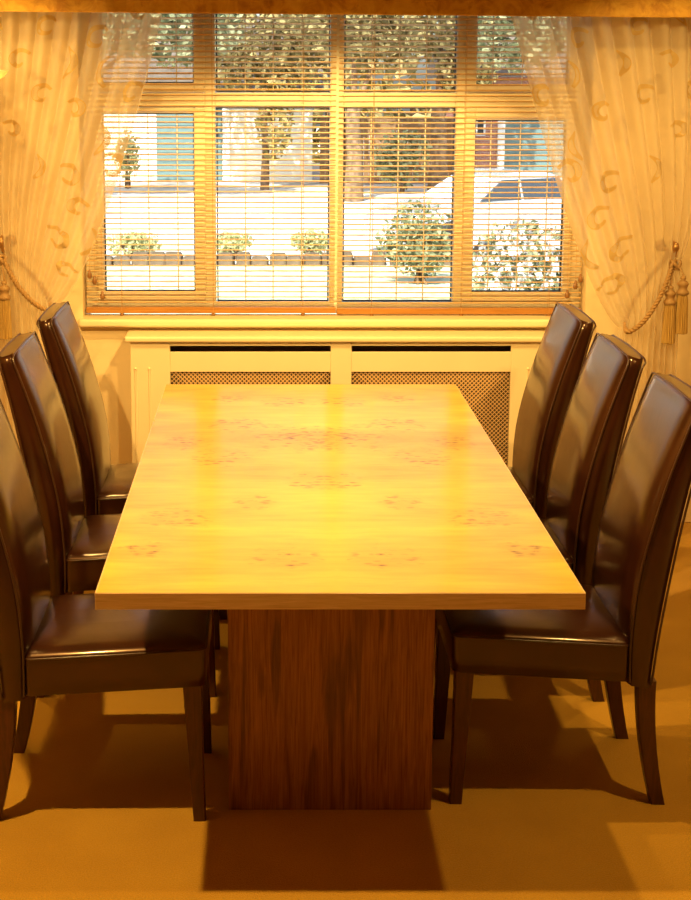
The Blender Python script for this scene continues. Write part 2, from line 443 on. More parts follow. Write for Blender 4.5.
# ------------------------------------------------------------------ wooden venetian blinds
PITCH = 0.0224
def make_blind(x0, x1, cords, label, zb, tass):
    yb = 5.900
    t = thing('venetian_blind', label, 'blind', ((x0+x1)/2, yb, zb), 0, 'wooden venetian blinds at the window')
    L = x1 - x0
    MB().box(-L/2, L/2, -0.013, 0.013, 0.0, 0.026).build('bottom_rail', M['blind_rail'], t, bevel=0.003)
    top = 2.235 - zb
    MB().box(-L/2, L/2, -0.02, 0.02, top-0.035, top).build('head_rail', M['blind_rail'], t, bevel=0.003)
    s = MB(); a = R(12); hw = 0.0125; th = 0.0015
    prof = []
    for q in (-1, -0.5, 0, 0.5, 1):
        prof.append((q*hw, -0.0015*(q*q)))
    ring_pts = [(y, z + th) for y, z in prof] + [(y, z - th) for y, z in reversed(prof)]
    rot = [(y*math.cos(a) + z*math.sin(a), -y*math.sin(a) + z*math.cos(a)) for y, z in ring_pts]
    s.loft([[(-L/2+0.004, y, z) for y, z in rot], [(L/2-0.004, y, z) for y, z in rot]], smooth=False)
    me = s.mesh('slat'); me.materials.append(M['blind_wood'])
    n = int((top - 0.05 - 0.035) / PITCH)
    for i in range(n):
        inst('slat', me, t, (0, 0, 0.026 + 0.022 + i*PITCH))
    for cx in cords:
        xx = cx - (x0+x1)/2
        b = MB()
        for yy in (-0.0145, 0.0145):
            b.tube([(xx, yy, 0.005), (xx, yy, top-0.03)], 0.0008, 5)
        b.build('ladder_cord', M['cord'], t)
        p = MB(); p.lathe([(0.002, -0.012), (0.008, -0.010), (0.009, -0.003), (0.006, 0.0)], (xx, -0.004, 0.0), 10)
        p.build('rail_plug', M['acorn'], t)
    for px, pz in tass:
        xx = px - (x0+x1)/2; zz = pz - zb
        c = MB().tube([(xx, -0.022, zz), (xx, -0.022, top-0.02)], 0.0009, 5).build('pull_cord', M['cord'], t)
        MB().lathe([(0.002, 0.012), (0.005, 0.008), (0.005, 0.0), (0.009, -0.004), (0.010, -0.018), (0.006, -0.026), (0.001, -0.027)], (xx, -0.022, zz), 12).build('acorn_pull', M['acorn'], c)
    return t
make_blind(-0.937, 0.127, (-0.785, -0.395, -0.013), 'honey wood slatted blind over the left half of the window', 0.908, ((-0.918, 1.085), (-0.897, 1.060), (-0.865, 0.995)))
make_blind(0.130, 1.172, (0.280, 0.662, 1.035), 'honey wood slatted blind over the right half of the window', 0.904, ((1.162, 1.068), (1.142, 1.040), (1.108, 1.000)))

# ------------------------------------------------------------------ radiator cover
rc = thing('radiator_cover', 'cream painted radiator cover with perforated grilles under the window', 'radiator cover', (0.137, 5.70, 0))
def bx(name, x0, x1, y0, y1, z0, z1, mat='gloss_cream', bev=0.003, parent=None):
    return MB().box(x0-0.137, x1-0.137, y0-5.70, y1-5.70, z0, z1).build(name, M[mat], parent or rc, bevel=bev)
RX0, RX1, RY0, RY1 = -0.733, 0.990, 5.70, 5.826
bx('top_board', RX0-0.022, RX1+0.022, RY0-0.022, YW-0.002, 0.820, 0.845, bev=0.008)
bx('side_panel', RX0, RX0+0.018, RY0+0.018, RY1, 0, 0.820)
bx('side_panel', RX1-0.018, RX1, RY0+0.018, RY1, 0, 0.820)
for x0, x1 in ((RX0, -0.568), (0.098, 0.185), (0.846, RX1)):
    bx('stile', x0, x1, RY0, RY0+0.018, 0, 0.820)
for x0, x1 in ((-0.568, 0.098), (0.185, 0.846)):
    bx('rail', x0, x1, RY0+0.0003, RY0+0.018, 0.803, 0.820, bev=0)
    bx('rail', x0, x1, RY0+0.0003, RY0+0.018, 0.692, 0.776, bev=0.002)
    bx('rail', x0, x1, RY0+0.0003, RY0+0.018, 0, 0.13, bev=0.002)
for cx in (-0.712, -0.655, 0.917, 0.972):
    b = MB(); b.tube([(cx-0.137, 0.0, 0.10), (cx-0.137, 0.0, 0.700)], 0.0045, 8)
    b.lathe([(0.001, -0.004), (0.006, -0.002), (0.006, 0.004), (0.001, 0.008)], (cx-0.137, -0.001, 0.704), 8)
    b.build('reeded_moulding', M['gloss_cream'], rc)
k = NM('brass_grille_paint'); M['grille'] = k.done(k.bsdf((0.74, 0.50, 0.26), 0.45, 0.4))
def grille(x0, x1, z0, z1):
    P = 0.0178; h = 0.0031
    b = MB(); y0, y1 = 0.010, 0.0125
    W, H = x1-x0, z1-z0
    for sgn in (1, -1):
        kk = -int(H/P) - 2
        while kk*P < W + H:
            # line: x = k*P + z (sgn=1) or x = k*P + (H - z)
            zs = max(0, -kk*P); ze = min(H, W - kk*P); kk += 1
            if ze - zs < 0.004: continue
            off = (kk-1)*P
            def pt(z, d):
                x = off + z
                zz = z if sgn == 1 else H - z
                return (x0 + min(W, max(0, x + d)) - 0.137, zz + z0)
            q = [pt(zs, -h), pt(zs, h), pt(ze, h), pt(ze, -h)]
            yo = 0.0 if sgn == 1 else 0.0006
            v = [(x, y0+yo, z) for x, z in q] + [(x, y1+yo, z) for x, z in q]
            b.add(v, [(0,1,2,3), (7,6,5,4), (0,4,5,1), (1,5,6,2), (2,6,7,3), (3,7,4,0)])
    b.build('perforated_grille', M['grille'], rc)
grille(-0.568, 0.098, 0.13, 0.692)
grille(0.185, 0.846, 0.13, 0.692)
M['cover_shade'] = plain('cover_shade_dark', (0.08, 0.05, 0.035), 0.7)
bx('shade_sheet', -0.70, 0.96, 5.790, 5.800, 0.02, 0.80, 'cover_shade', 0)  # added dark sheet standing in for the shade behind the grilles

# ------------------------------------------------------------------ pelmet
pm = thing('pelmet', 'gold patterned fabric pelmet along the top of the window', 'pelmet', (0.13, 5.55, 2.147))
pm.rotation_euler = (0, R(0.5), 0)
b = MB(); n = 120
front = []
rings = []
for i in range(n+1):
    x = -1.62 + 3.24*i/n
    dy = 0.006*math.sin(i*0.9) + 0.004*math.sin(i*0.37+1)
    rings.append([(x, -0.02+dy, 0.0), (x, 0.0+dy*0.3, -0.001), (x, 0.0, 0.24), (x, -0.02+dy*0.6, 0.24)])
b.loft(rings, smooth=False)
b.build('pelmet_front', M['damask'], pm)
MB().box(-1.62, -1.60, 0.0, 0.299, 0.02, 0.24).build('pelmet_return', M['damask'], pm)
MB().box(1.60, 1.62, 0.0, 0.299, 0.02, 0.24).build('pelmet_return', M['damask'], pm)
b = MB()
for i in range(n):
    x0 = -1.62 + 3.24*i/n
b.tube([(-1.62 + 3.24*i/n, -0.012 + 0.006*math.sin(i*0.9) + 0.004*math.sin(i*0.37+1), -0.002) for i in range(n+1)], 0.006, 6)
b.build('piping', M['damask'], pm)
# curtain track with the pelmet
MB().box(-1.60, 1.60, 0.09, 0.115, 0.075, 0.10).build('curtain_track', M['plastic_white'], pm)

# ------------------------------------------------------------------ sheer curtains
def bez(p0, p1, p2, p3, t):
    a = (1-t)**3; b_ = 3*t*(1-t)**2; c_ = 3*t*t*(1-t); d = t**3
    return tuple(a*w0 + b_*w1 + c_*w2 + d*w3 for w0, w1, w2, w3 in zip(p0, p1, p2, p3))
def lerp(a, b_, t): return tuple(x + (y-x)*t for x, y in zip(a, b_))
def curtain_fn(sg, xo, xi, g0, g1, belly, seed):
    """sg=+1: outer side at negative X. returns f(u,v), v in 0..1 above the tie, 1..2 below"""
    rnd = random.Random(seed)
    ph = [rnd.uniform(0, 6.28) for _ in range(6)]
    NF = 11
    def f(u, v):
        top = (xo + (xi-xo)*u, 2.222)
        g = lerp(g0, g1, u)
        fold = math.sin(2*math.pi*NF*u + ph[0] + 0.6*math.sin(5*u+ph[1])) + 0.45*math.sin(2*math.pi*NF*0.53*u + ph[2])
        if v <= 1:
            c0 = lerp((xo + 0.0, 1.80), (xi + (belly[0]-xi)*0.33, 1.80), u)
            c1 = lerp((xo*0.5 + g0[0]*0.5, 1.40), belly, u**1.5)
            x, z = bez(top, c0, c1, g, v)
            amp = (0.024*(1 - 0.45*v) + 0.004)*(1 - 0.55*u*(1-0.5*v))
            if v > 0.85: amp *= 1 - 0.25*(v-0.85)/0.15
            y = 5.635 + 0.0*v + fold*amp + 0.012*math.sin(3*v+ph[3])*u
            y -= 0.03*max(0, v-0.6)*u
            x += sg*0.006*math.cos(2*math.pi*NF*u + ph[0])*(1-v)
        else:
            t = v - 1
            bot = (g0[0] - sg*0.02 + (g1[0]-g0[0] + sg*0.10)*u + sg*0.0, 0.02)
            x = g[0] + (bot[0]-g[0])*(t**0.7); z = g[1] + (bot[1]-g[1])*t
            amp = 0.018 + 0.012*t
            y = 5.635 - 0.012*u*(1-t) + fold*amp
        return Vector((x, y, z))
    return f
def make_curtain(name_label, f, nu=150, nv=110):
    root = thing('sheer_curtain', name_label, 'curtain', (0, 0, 0), 0, 'sheer curtains at the window')
    base = f(0.5, 2.0); root.location = base
    vs_ = []; fs = []
    for j in range(nv+1):
        v = 2.0*j/nv
        for i in range(nu+1):
            vs_.append(tuple(f(i/nu, v) - base))
    for j in range(nv):
        for i in range(nu):
            a = j*(nu+1)+i
            fs.append((a, a+1, a+nu+2, a+nu+1))
    MB().add(vs_, fs, True).build('curtain_fabric', M['sheer'], root)
    return root, base
def scroll(f, base, root, u0, v0, size, mir, kind, du, dv):
    """embroidered scroll strip lying on the fabric, on its room side"""
    pts = []
    n = 34
    for i in range(n+1):
        t = i/n
        if kind == 0:
            ang = 0.6 + t*5.2; r = size*(1 - 0.62*t)
            p = (r*math.cos(ang), r*math.sin(ang))
        else:
            p = (size*0.9*math.sin(t*3.0)*0.8, size*(t*2.4 - 1.2))
        wd_ = 0.0085*math.sin(math.pi*(0.12+0.85*t)) + 0.002
        pts.append((p[0]*mir, p[1], wd_))
    vs_ = []
    for i, (a, b_, w_) in enumerate(pts):
        a2, b2, _ = pts[min(i+1, n)]; a1, b1, _ = pts[max(i-1, 0)]
        tx, tz = a2-a1, b2-b1; L = math.hypot(tx, tz) or 1
        nx, nz = -tz/L, tx/L
        for s_ in (-1, 1):
            x, z = a + s_*w_*nx, b_ + s_*w_*nz
            u = min(0.995, max(0.005, u0 + x*du)); v = min(1.98, max(0.01, v0 - z*dv))
            p = f(u, v) - base; vs_.append((p.x, p.y - 0.0025, p.z))
    fs = [(2*i, 2*i+1, 2*i+3, 2*i+2) for i in range(n)]
    MB().add(vs_, fs, True).build('embroidered_scroll', M['embroid'], root)
fL = curtain_fn(1, -1.36, -0.562, (-1.265, 1.17), (-1.03, 0.972), (-0.870, 1.075), 3)
fR = curtain_fn(-1, 1.66, 0.775, (1.515, 1.14), (1.275, 0.888), (1.130, 0.990), 8)
rootL, baseL = make_curtain('sheer cream curtain tied back on the left of the window', fL)
rootR, baseR = make_curtain('sheer cream curtain tied back on the right of the window', fR)
rnd = random.Random(11)
SPOTS = [(0.90, 0.05, 0), (0.70, 0.13, 0), (0.80, 0.22, 1), (0.94, 0.27, 0), (0.66, 0.33, 0), (0.82, 0.40, 1), (0.93, 0.46, 0), (0.70, 0.52, 0),
         (0.84, 0.60, 0), (0.94, 0.68, 1), (0.74, 0.72, 0), (0.90, 0.81, 0), (0.42, 0.10, 0), (0.30, 0.20, 0), (0.44, 0.30, 0), (0.28, 0.42, 0), (0.46, 0.52, 1), (0.20, 0.06, 1), (0.15, 0.30, 0), (0.55, 0.20, 1)]
for f, base, root, wide, mir in ((fL, baseL, rootL, 0.78, 1), (fR, baseR, rootR, 0.86, -1)):
    for u0, v0, kd in SPOTS:
        wloc = abs((f(1, v0) - f(0, v0)).x)
        scroll(f, base, root, u0 + rnd.uniform(-0.02, 0.02), v0, rnd.uniform(0.036, 0.05), mir*rnd.choice((1, 1, -1)), kd,
               mir / max(0.4, wloc) * mir, 1/1.25)

# ------------------------------------------------------------------ tie-backs, tassels, hooks
def tassel_mesh():
    h = MB().lathe([(0.003, 0.0), (0.010, -0.004), (0.012, -0.012), (0.007, -0.018), (0.020, -0.026), (0.024, -0.034), (0.020, -0.040), (0.017, -0.050),
                    (0.018, -0.058), (0.024, -0.064), (0.026, -0.072), (0.021, -0.078)], n=18)
    hm = h.mesh('tassel_head'); hm.materials.append(M['rope'])
    s = MB(); n = 36; rings = []
    for z, r in ((-0.076, 0.017), (-0.085, 0.020), (-0.12, 0.022), (-0.18, 0.0235), (-0.235, 0.025)):
        rings.append([((r + 0.0016*(-1)**k_)*math.cos(2*math.pi*k_/n), (r + 0.0016*(-1)**k_)*math.sin(2*math.pi*k_/n), z + (0.004*math.sin(k_*2.3) if z < -0.2 else 0)) for k_ in range(n)])
    rings = rings[::-1]
    s.loft(rings, smooth=False)
    sm = s.mesh('tassel_fringe'); sm.materials.append(M['fringe'])
    return hm, sm
HM, SM = tassel_mesh()
def tieback(sg, hook, low, tassels, lab):
    t = thing('curtain_tieback', lab, 'tieback', (hook[0], 5.62, hook[1]-0.05), 0, 'rope tiebacks')
    o = Vector(t.location)
    # front run of the twisted rope, sagging from the hook to the bottom of the gathered fabric, then round behind to the wall
    P0 = (hook[0], 5.655, hook[1]-0.035); P3 = (low[0], 5.585, low[1])
    P1 = (hook[0] + (low[0]-hook[0])*0.22, 5.545, hook[1]-0.12); P2 = (low[0] - (low[0]-hook[0])*0.35, 5.545, low[1]+0.02)
    path = [bez(P0, P1, P2, P3, i/60) for i in range(61)]
    Q3 = (hook[0], 5.735, hook[1]-0.03)
    path += [bez(P3, (low[0]+sg*0.008, 5.625, low[1]-0.006), (low[0], 5.735, low[1]+0.06), Q3, i/40) for i in range(1, 41)]
    PV = [Vector(p) - o for p in path]
    for k_ in range(2):
        pts = []; s_acc = 0
        for i, p in enumerate(PV):
            if i: s_acc += (p - PV[i-1]).length
            tg = (PV[min(i+1, len(PV)-1)] - PV[max(i-1, 0)]).normalized()
            u = tg.cross(Vector((0.1, 1, 0.2))).normalized(); w_ = tg.cross(u)
            a = s_acc*2*math.pi/0.032 + k_*math.pi
            pts.append(p + 0.0052*(math.cos(a)*u + math.sin(a)*w_))
        MB().tube(pts, 0.0062, 6).build('rope_strand', M['rope'], t)
    kn = MB(); c0 = Vector((hook[0], 5.64, hook[1]-0.055)) - o
    pts = [c0 + Vector((0.018*math.sin(a*2), -0.012 + 0.010*math.cos(a*3), 0.016*math.sin(a*3))) for a in [i*2*math.pi/48 for i in range(49)]]
    kn.tube(pts, 0.008, 7)
    kn.build('rope_knot', M['rope'], t)
    for dx, dz in tassels:
        p = Vector((hook[0]+dx, 5.60, hook[1]+dz)) - o
        h = inst('tassel', HM, t, p)
        inst('tassel_fringe', SM, h)
        cpts = [c0 + (p - c0)*q + Vector((0, -0.004*math.sin(q*3.14), 0.012*math.sin(q*3.14))) for q in [i/10 for i in range(11)]]
        MB().tube(cpts, 0.004, 6).build('tassel_cord', M['rope'], t)
    hk = thing('curtain_hook', lab.replace('twisted gold rope tieback with tassels', 'antique brass curtain hook').replace('around the', 'beside the'), 'hook', (hook[0], YW, hook[1]), 0, 'curtain hooks')
    MB().lathe([(0.004, 0), (0.022, 0.001), (0.024, 0.006), (0.014, 0.010), (0.004, 0.011)], n=16).build('rosette', M['brass'], hk)
    hk.children[0].rotation_euler = (R(90), 0, 0)
    pts = [(0, -0.008, 0), (0, -0.10, -0.010), (0, -0.185, -0.025), (0, -0.212, -0.020), (0, -0.222, 0.005), (0, -0.216, 0.03), (0, -0.203, 0.038), (0, -0.195, 0.026)]
    sm_ = []
    for i in range(len(pts)-1):
        for q in range(4): sm_.append(lerp(pts[i], pts[i+1], q/4))
    sm_.append(pts[-1])
    MB().tube(sm_, [0.008]*len(sm_), 8).build('hook_arm', M['brass'], hk)
    MB().lathe([(0.002, -0.006), (0.012, -0.003), (0.014, 0.012), (0.010, 0.028), (0.003, 0.034)], (0, -0.222, 0.005), 12).build('finial', M['brass'], hk)
tieback(1, (-1.240, 1.225), (-1.045, 0.968), ((0.012, -0.135), (-0.045, -0.100)), 'twisted gold rope tieback with tassels around the left curtain')
tieback(-1, (1.487, 1.205), (1.295, 0.882), ((-0.022, -0.135), (0.028, -0.095)), 'twisted gold rope tieback with tassels around the right curtain')

# ------------------------------------------------------------------ floor-standing uplighter at the left edge
fl = thing('floor_lamp', 'pale glass uplighter dish peeping in at the left picture edge', 'lamp', (-1.262, 5.36, 0))
MB().lathe([(0.12, 0), (0.12, 0.012), (0.10, 0.022), (0.02, 0.03), (0.012, 0.035)], n=32).build('base', M['brass'], fl)
MB().lathe([(0.011, 0.03), (0.011, 1.80), (0.02, 1.83), (0.011, 1.86)], n=16).build('pole', M['brass'], fl)
k = NM('opal_glass'); d = k.n('ShaderNodeBsdfDiffuse'); d.inputs[0].default_value = (0.85, 0.75, 0.55, 1); t_ = k.n('ShaderNodeBsdfTranslucent'); t_.inputs[0].default_value = (0.9, 0.78, 0.55, 1)
m_ = k.n('ShaderNodeMixShader'); k.l(d.outputs[0], m_.inputs[1]); k.l(t_.outputs[0], m_.inputs[2]); M['opal'] = k.done(m_.outputs[0])
MB().lathe([(0.02, 1.870), (0.06, 1.880), (0.10, 1.900), (0.118, 1.924), (0.114, 1.926), (0.096, 1.905), (0.06, 1.887), (0.02, 1.878)], n=40, caps=False).build('glass_dish', M['opal'], fl)
ld = bpy.data.lights.new('lamp_bulb', 'POINT'); ld.energy = 3.5; ld.color = AMBER; ld.shadow_soft_size = 0.02
lo = bpy.data.objects.new('lamp_bulb', ld); C.objects.link(lo); lo.parent = fl; lo.location = (0, 0, 1.925)

# ------------------------------------------------------------------ dining table
TX, TY0, TY1 = 0.55, 2.995, 5.195
TC = (TY0+TY1)/2
tb = thing('dining_table', 'long yellow burl wood dining table on a dark walnut pedestal', 'table', (0, TC, 0))
hl = (TY1-TY0)/2
top = MB().box(-TX+0.004, TX-0.004, -hl+0.004, hl-0.004, 0.711, 0.750).build('tabletop', M['burl'], tb)
for a in ((-TX, TX, -hl, -hl+0.004), (-TX, TX, hl-0.004, hl), (-TX, -TX+0.004, -hl+0.004, hl-0.004), (TX-0.004, TX, -hl+0.004, hl-0.004)):
    MB().box(a[0], a[1], a[2], a[3], 0.711, 0.7497).build('edge_lipping', M['oak_edge'], top, bevel=0.001)
MB().box(-0.265, 0.265, 3.41-TC, (2*TC-3.41)-TC, 0.0, 0.711).build('pedestal', M['walnut'], tb, bevel=0.002)

# ------------------------------------------------------------------ dining chairs (local +x = backwards, away from the table)
def interp(tab, z):
    for (z0, a0), (z1, a1) in zip(tab, tab[1:]):
        if z <= z1:
            t = max(0, (z-z0)/(z1-z0)); return a0 + (a1-a0)*t
    return tab[-1][1]
def smooth_tab(pts, n=40):
    """Catmull-Rom through (z, x) pairs"""
    out = []
    P = [pts[0]] + pts + [pts[-1]]
    for i in range(1, len(P)-2):
        for q in range(n):
            t = q/n
            r = []
            for c_ in (0, 1):
                p0, p1, p2, p3 = P[i-1][c_], P[i][c_], P[i+1][c_], P[i+2][c_]
                r.append(0.5*((2*p1) + (-p0+p2)*t + (2*p0-5*p1+4*p2-p3)*t*t + (-p0+3*p1-3*p2+p3)*t**3))
            out.append(tuple(r))
    out.append(pts[-1])
    return out
FX = smooth_tab([(0.335, 0.150), (0.48, 0.150), (0.65, 0.168), (0.85, 0.217), (1.00, 0.266), (1.09, 0.299)])
BX = smooth_tab([(0.335, 0.222), (0.48, 0.237), (0.65, 0.262), (0.80, 0.288), (0.95, 0.319), (1.09, 0.354)])
HW = 0.213
def make_chair():
    t = thing('dining_chair', 'chair', 'chair', (0, 0, 0), 0, 'brown leather dining chairs')
    # backrest
    rings = []
    zs = [0.335, 0.36] + [0.40 + 0.04*i for i in range(16)] + [1.035, 1.050, 1.060, 1.068, 1.074, 1.078]
    for z in zs:
        tt = 0
        hw = HW
        if z > 1.050:
            q = (z-1.050)/0.030; hw = HW - 0.020*(1-math.sqrt(max(0, 1-q*q)))
        xf, xb = interp(FX, z), interp(BX, z)
        inset = 0.004 if z == 1.078 else 0
        ring = []
        r = 0.014
        pad = 0.016*math.sin(math.pi*min(1, max(0, (z-0.42)/0.66)))**0.6 if 0.42 < z < 1.08 else 0
        nY = 10
        for i in range(nY+1):           # front face, y from +hw to -hw
            y = hw*(1 - 2*i/nY); e = abs(y)/hw
            dx = r*max(0, (e-0.93)/0.07)**2
            ring.append((xf + dx + inset - pad*(1-e**4), y, z + 0.006*(1-e*e)*(z > 1.06)))
        for i in range(nY+1):
            y = -hw*(1 - 2*i/nY); e = abs(y)/hw
            dx = r*max(0, (e-0.93)/0.07)**2
            ring.append((xb - dx - inset + 0.004*(1-e**4), y, z - 0.006 + 0.006*(1-e*e)*(z > 1.06)))
        rings.append(ring)
    bk = MB(); bk.loft(rings, True, True, False)
    n = len(rings[0]); last = rings[-1]
    # crowned top made of strips between front and rear edge
    fs = []; vs_ = list(last); h = n//2
    for i in range(h-1):
        fs.append((i, i+1, n-2-i, n-1-i))
    bk.add(vs_, fs, True)
    back = bk.build('backrest', M['leather'], t)
    # piping along the front and rear outline
    for tab, nm, off in ((FX, 'front', 0.001), (BX, 'rear', -0.001)):
        pth = []
        zz = [0.345 + i*0.03 for i in range(24)]
        zl = -0.006 if nm == 'rear' else 0
        side = [(interp(tab, z) + 0.008*(1 if nm == 'front' else -1), z + zl) for z in zz + [1.04, 1.055]]
        for x, z in side: pth.append((x, -HW - 0.0005, z))
        xt = interp(tab, 1.076) + 0.004*(1 if nm == 'front' else -1)
        pth += [(xt, -HW+0.004, 1.069+zl), (xt, -HW+0.012, 1.076+zl), (xt, -HW+0.03, 1.080+zl), (xt, 0, 1.085+zl), (xt, HW-0.03, 1.080+zl), (xt, HW-0.012, 1.076+zl), (xt, HW-0.004, 1.069+zl)]
        for x, z in reversed(side): pth.append((x, HW + 0.0005, z))
        MB().tube(pth, 0.0032, 6).build('piping', M['piping'], back)
    # seat: upholstered apron and crowned cushion
    x0, x1 = -0.302, 0.160
    ap = MB()
    rg = []
    for z, e in ((0.358, 0.004), (0.362, 0.0), (0.40, 0.0), (0.455, 0.0)):
        rg.append(rrect(x0+e, x1, -HW+e, HW-e, 0.018, z))
    SH = lambda r_: [(x, y, z + 0.027*((x1-x)/(x1-x0) - 0.5)) for x, y, z in r_]
    ap.loft([SH(q) for q in rg])
    ap.build('seat_apron', M['leather'], t)
    cu = MB(); rg = []
    for z, e in ((0.452, 0.0005), (0.457, 0.0), (0.463, 0.003), (0.470, 0.014), (0.476, 0.045), (0.480, 0.10), (0.482, 0.16)):
        rg.append(rrect(x0+e, x1 - e*0.3, -HW+e, HW-e, max(0.02, 0.02+e*0.2), z))
    cu.loft([SH(q) for q in rg], True, False, True)
    seat = cu.build('seat', M['leather'], t)
    pr = rrect(x0-0.001, x1-0.004, -HW-0.001, HW+0.001, 0.019, 0.457)
    pr = SH(pr)
    MB().tube(pr + [pr[0]], 0.003, 6, caps=False).build('piping', M['piping'], seat)
    # legs
    for sy in (-1, 1):
        def sq(cx, cy, hx, hy, z): return [(cx+hx, cy+hy, z), (cx-hx, cy+hy, z), (cx-hx, cy-hy, z), (cx+hx, cy-hy, z)]
        L = MB(); rg = []
        for z, cx, hx in ((0.0, -0.283, 0.016), (0.18, -0.275, 0.019), (0.375, -0.267, 0.024)):
            rg.append(sq(cx, sy*(HW-0.028), hx, hx, z))
        L.loft(rg, False); L.build('leg', M['mahogany'], t, bevel=0.003)
        L = MB(); rg = []
        for i in range(13):
            q = i/12; z = 0.345*q
            cx = 0.250 - 0.050*math.sin(q*1.45)**0.9 + 0.006*q*q
            hx = 0.018 + 0.006*q
            rg.append(sq(cx, sy*(HW-0.026), hx, 0.017+0.004*q, z))
        L.loft(rg, False); L.build('leg', M['mahogany'], t, bevel=0.003)
    return t
proto = make_chair()
CH = [  # x of local origin, y, rotation, label
    (0.616, 3.640, 0.0, 'brown leather dining chair nearest the camera on the right of the table'),
    (0.605, 4.262, 0.0, 'middle brown leather dining chair on the right of the table'),
    (0.603, 4.890, 0.0, 'brown leather dining chair on the right of the table, nearest the window'),
    (-0.621, 3.553, 180.0, 'brown leather dining chair nearest the camera on the left of the table'),
    (-0.622, 4.290, 180.0, 'middle brown leather dining chair on the left of the table'),
    (-0.605, 4.925, 180.0, 'brown leather dining chair on the left of the table, nearest the window'),
]
for i, (x, y, rz, lab) in enumerate(CH):
    o = proto if i == 0 else copy_tree(proto)
    o.location = (x, y, 0); o.rotation_euler = (0, 0, R(rz)); o['label'] = lab

# ------------------------------------------------------------------ outdoors
GZ = -0.9
struct(MB().box(-30, 30, 6.3, 21.4, GZ-0.2, GZ).build('lawn', M['grass']), 'pale lawn outside the window')
struct(MB().box(-40, 40, 21.4, 90, GZ-0.2, GZ-0.01).build('driveway', M['drive']), 'pale driveway beyond the lawn')
ed = thing('garden_edging', 'low row of brown stones edging the pale lawn', 'edging', (0, 21.5, GZ))
rs = random.Random(5)
em = []
for q in range(4):
    a, b_, h = rs.uniform(0.11, 0.14), rs.uniform(0.08, 0.1), rs.uniform(0.12, 0.2)
    m_ = MB().loft([rrect(-a, a, -b_, b_, 0.04, -0.01, 2), rrect(-a, a, -b_, b_, 0.04, h*0.7, 2), rrect(-a*0.8, a*0.8, -b_*0.7, b_*0.7, 0.04, h, 2)], False).mesh('edging_stone')
    m_.materials.append(M['stone']); em.append(m_)
for i in range(46):
    s_ = inst('edging_stone', em[rs.randrange(4)], ed, (-3.2 + i*0.265 + rs.uniform(-0.02, 0.02), rs.uniform(-0.03, 0.03), 0))
    s_.rotation_euler = (0, 0, rs.uniform(-0.25, 0.25))

def leaves(blobs, n, size, seed, aspect=0.55):
    r = random.Random(seed); b = MB(); V = []; F = []
    tot = sum((q[3]*q[4]*q[5])**0.7 for q in blobs)
    for cx, cy, cz, rx, ry, rz in blobs:
        m_ = int(n*(rx*ry*rz)**0.7/tot)
        for _ in range(m_):
            while True:
                p = Vector((r.uniform(-1, 1), r.uniform(-1, 1), r.uniform(-1, 1)))
                if 0.25 < p.length < 1: break
            c_ = Vector((cx+p.x*rx, cy+p.y*ry, cz+p.z*rz))
            d = Vector((r.gauss(0, 1), r.gauss(0, 1), r.gauss(0, 0.7))).normalized()
            u = d.orthogonal().normalized(); u = Matrix.Rotation(r.uniform(0, 6.28), 3, d) @ u; w_ = d.cross(u)
            s_ = size*r.uniform(0.6, 1.3); k_ = len(V)
            V += [tuple(c_ - u*s_), tuple(c_ + w_*s_*aspect + d*s_*0.15), tuple(c_ + u*s_), tuple(c_ - w_*s_*aspect + d*s_*0.15)]
            F.append((k_, k_+1, k_+2, k_+3))
    return b.add(V, F)
def tree(x, y, blobs, n, size, mat, lab, seed, tr=0.16, th=2.6):
    t = thing('tree', lab, 'tree', (x, y, GZ), 0, 'trees seen through the blinds')
    r = random.Random(seed)
    tk = MB(); tk.tube([(0, 0, -0.02), (0.03, 0, th*0.4), (-0.03, 0.02, th*0.75), (0, 0, th)], [tr*1.3, tr, tr*0.85, tr*0.6], 10)
    for cx, cy, cz, rx, ry, rz in blobs[:5]:
        tk.tube([(0, 0, th*0.7), (cx*0.4, cy*0.4, (th*0.7+cz-GZ*0)/2+0.1), (cx*0.85, cy*0.85, cz)], [tr*0.5, tr*0.35, tr*0.12], 6)
    tk.build('trunk', M['bark'], t)
    leaves(blobs, n, size, seed).build('foliage', M[mat], t)['kind'] = 'stuff'
    return t
def bush(x, y, rx, rz, n, size, mat, lab, seed, flowers=0):
    t = thing('bush', lab, 'bush', (x, y, GZ), 0, 'bushes seen through the blinds')
    r = random.Random(seed)
    bl = [(0, 0, rz*0.55, rx*0.8, rx*0.6, rz*0.5)] + [(r.uniform(-0.5, 0.5)*rx, r.uniform(-0.3, 0.3)*rx, rz*r.uniform(0.4, 0.75), rx*0.5, rx*0.4, rz*0.3) for _ in range(5)]
    st = MB()
    for _ in range(6):
        st.tube([(r.uniform(-0.1, 0.1), r.uniform(-0.1, 0.1), -0.01), (r.uniform(-0.3, 0.3)*rx, r.uniform(-0.2, 0.2)*rx, rz*0.6)], [0.025, 0.01], 5)
    st.build('stem', M['bark'], t)
    leaves(bl, n, size, seed).build('foliage', M[mat], t)['kind'] = 'stuff'
    if flowers:
        fb = [(c0, c1-0.05, c2, a*1.05, b_*1.1, d*1.05) for c0, c1, c2, a, b_, d in bl]
        leaves(fb, flowers, size*0.95, seed+1, 0.9).build('flowers', M['petal'], t)['kind'] = 'stuff'
    return t
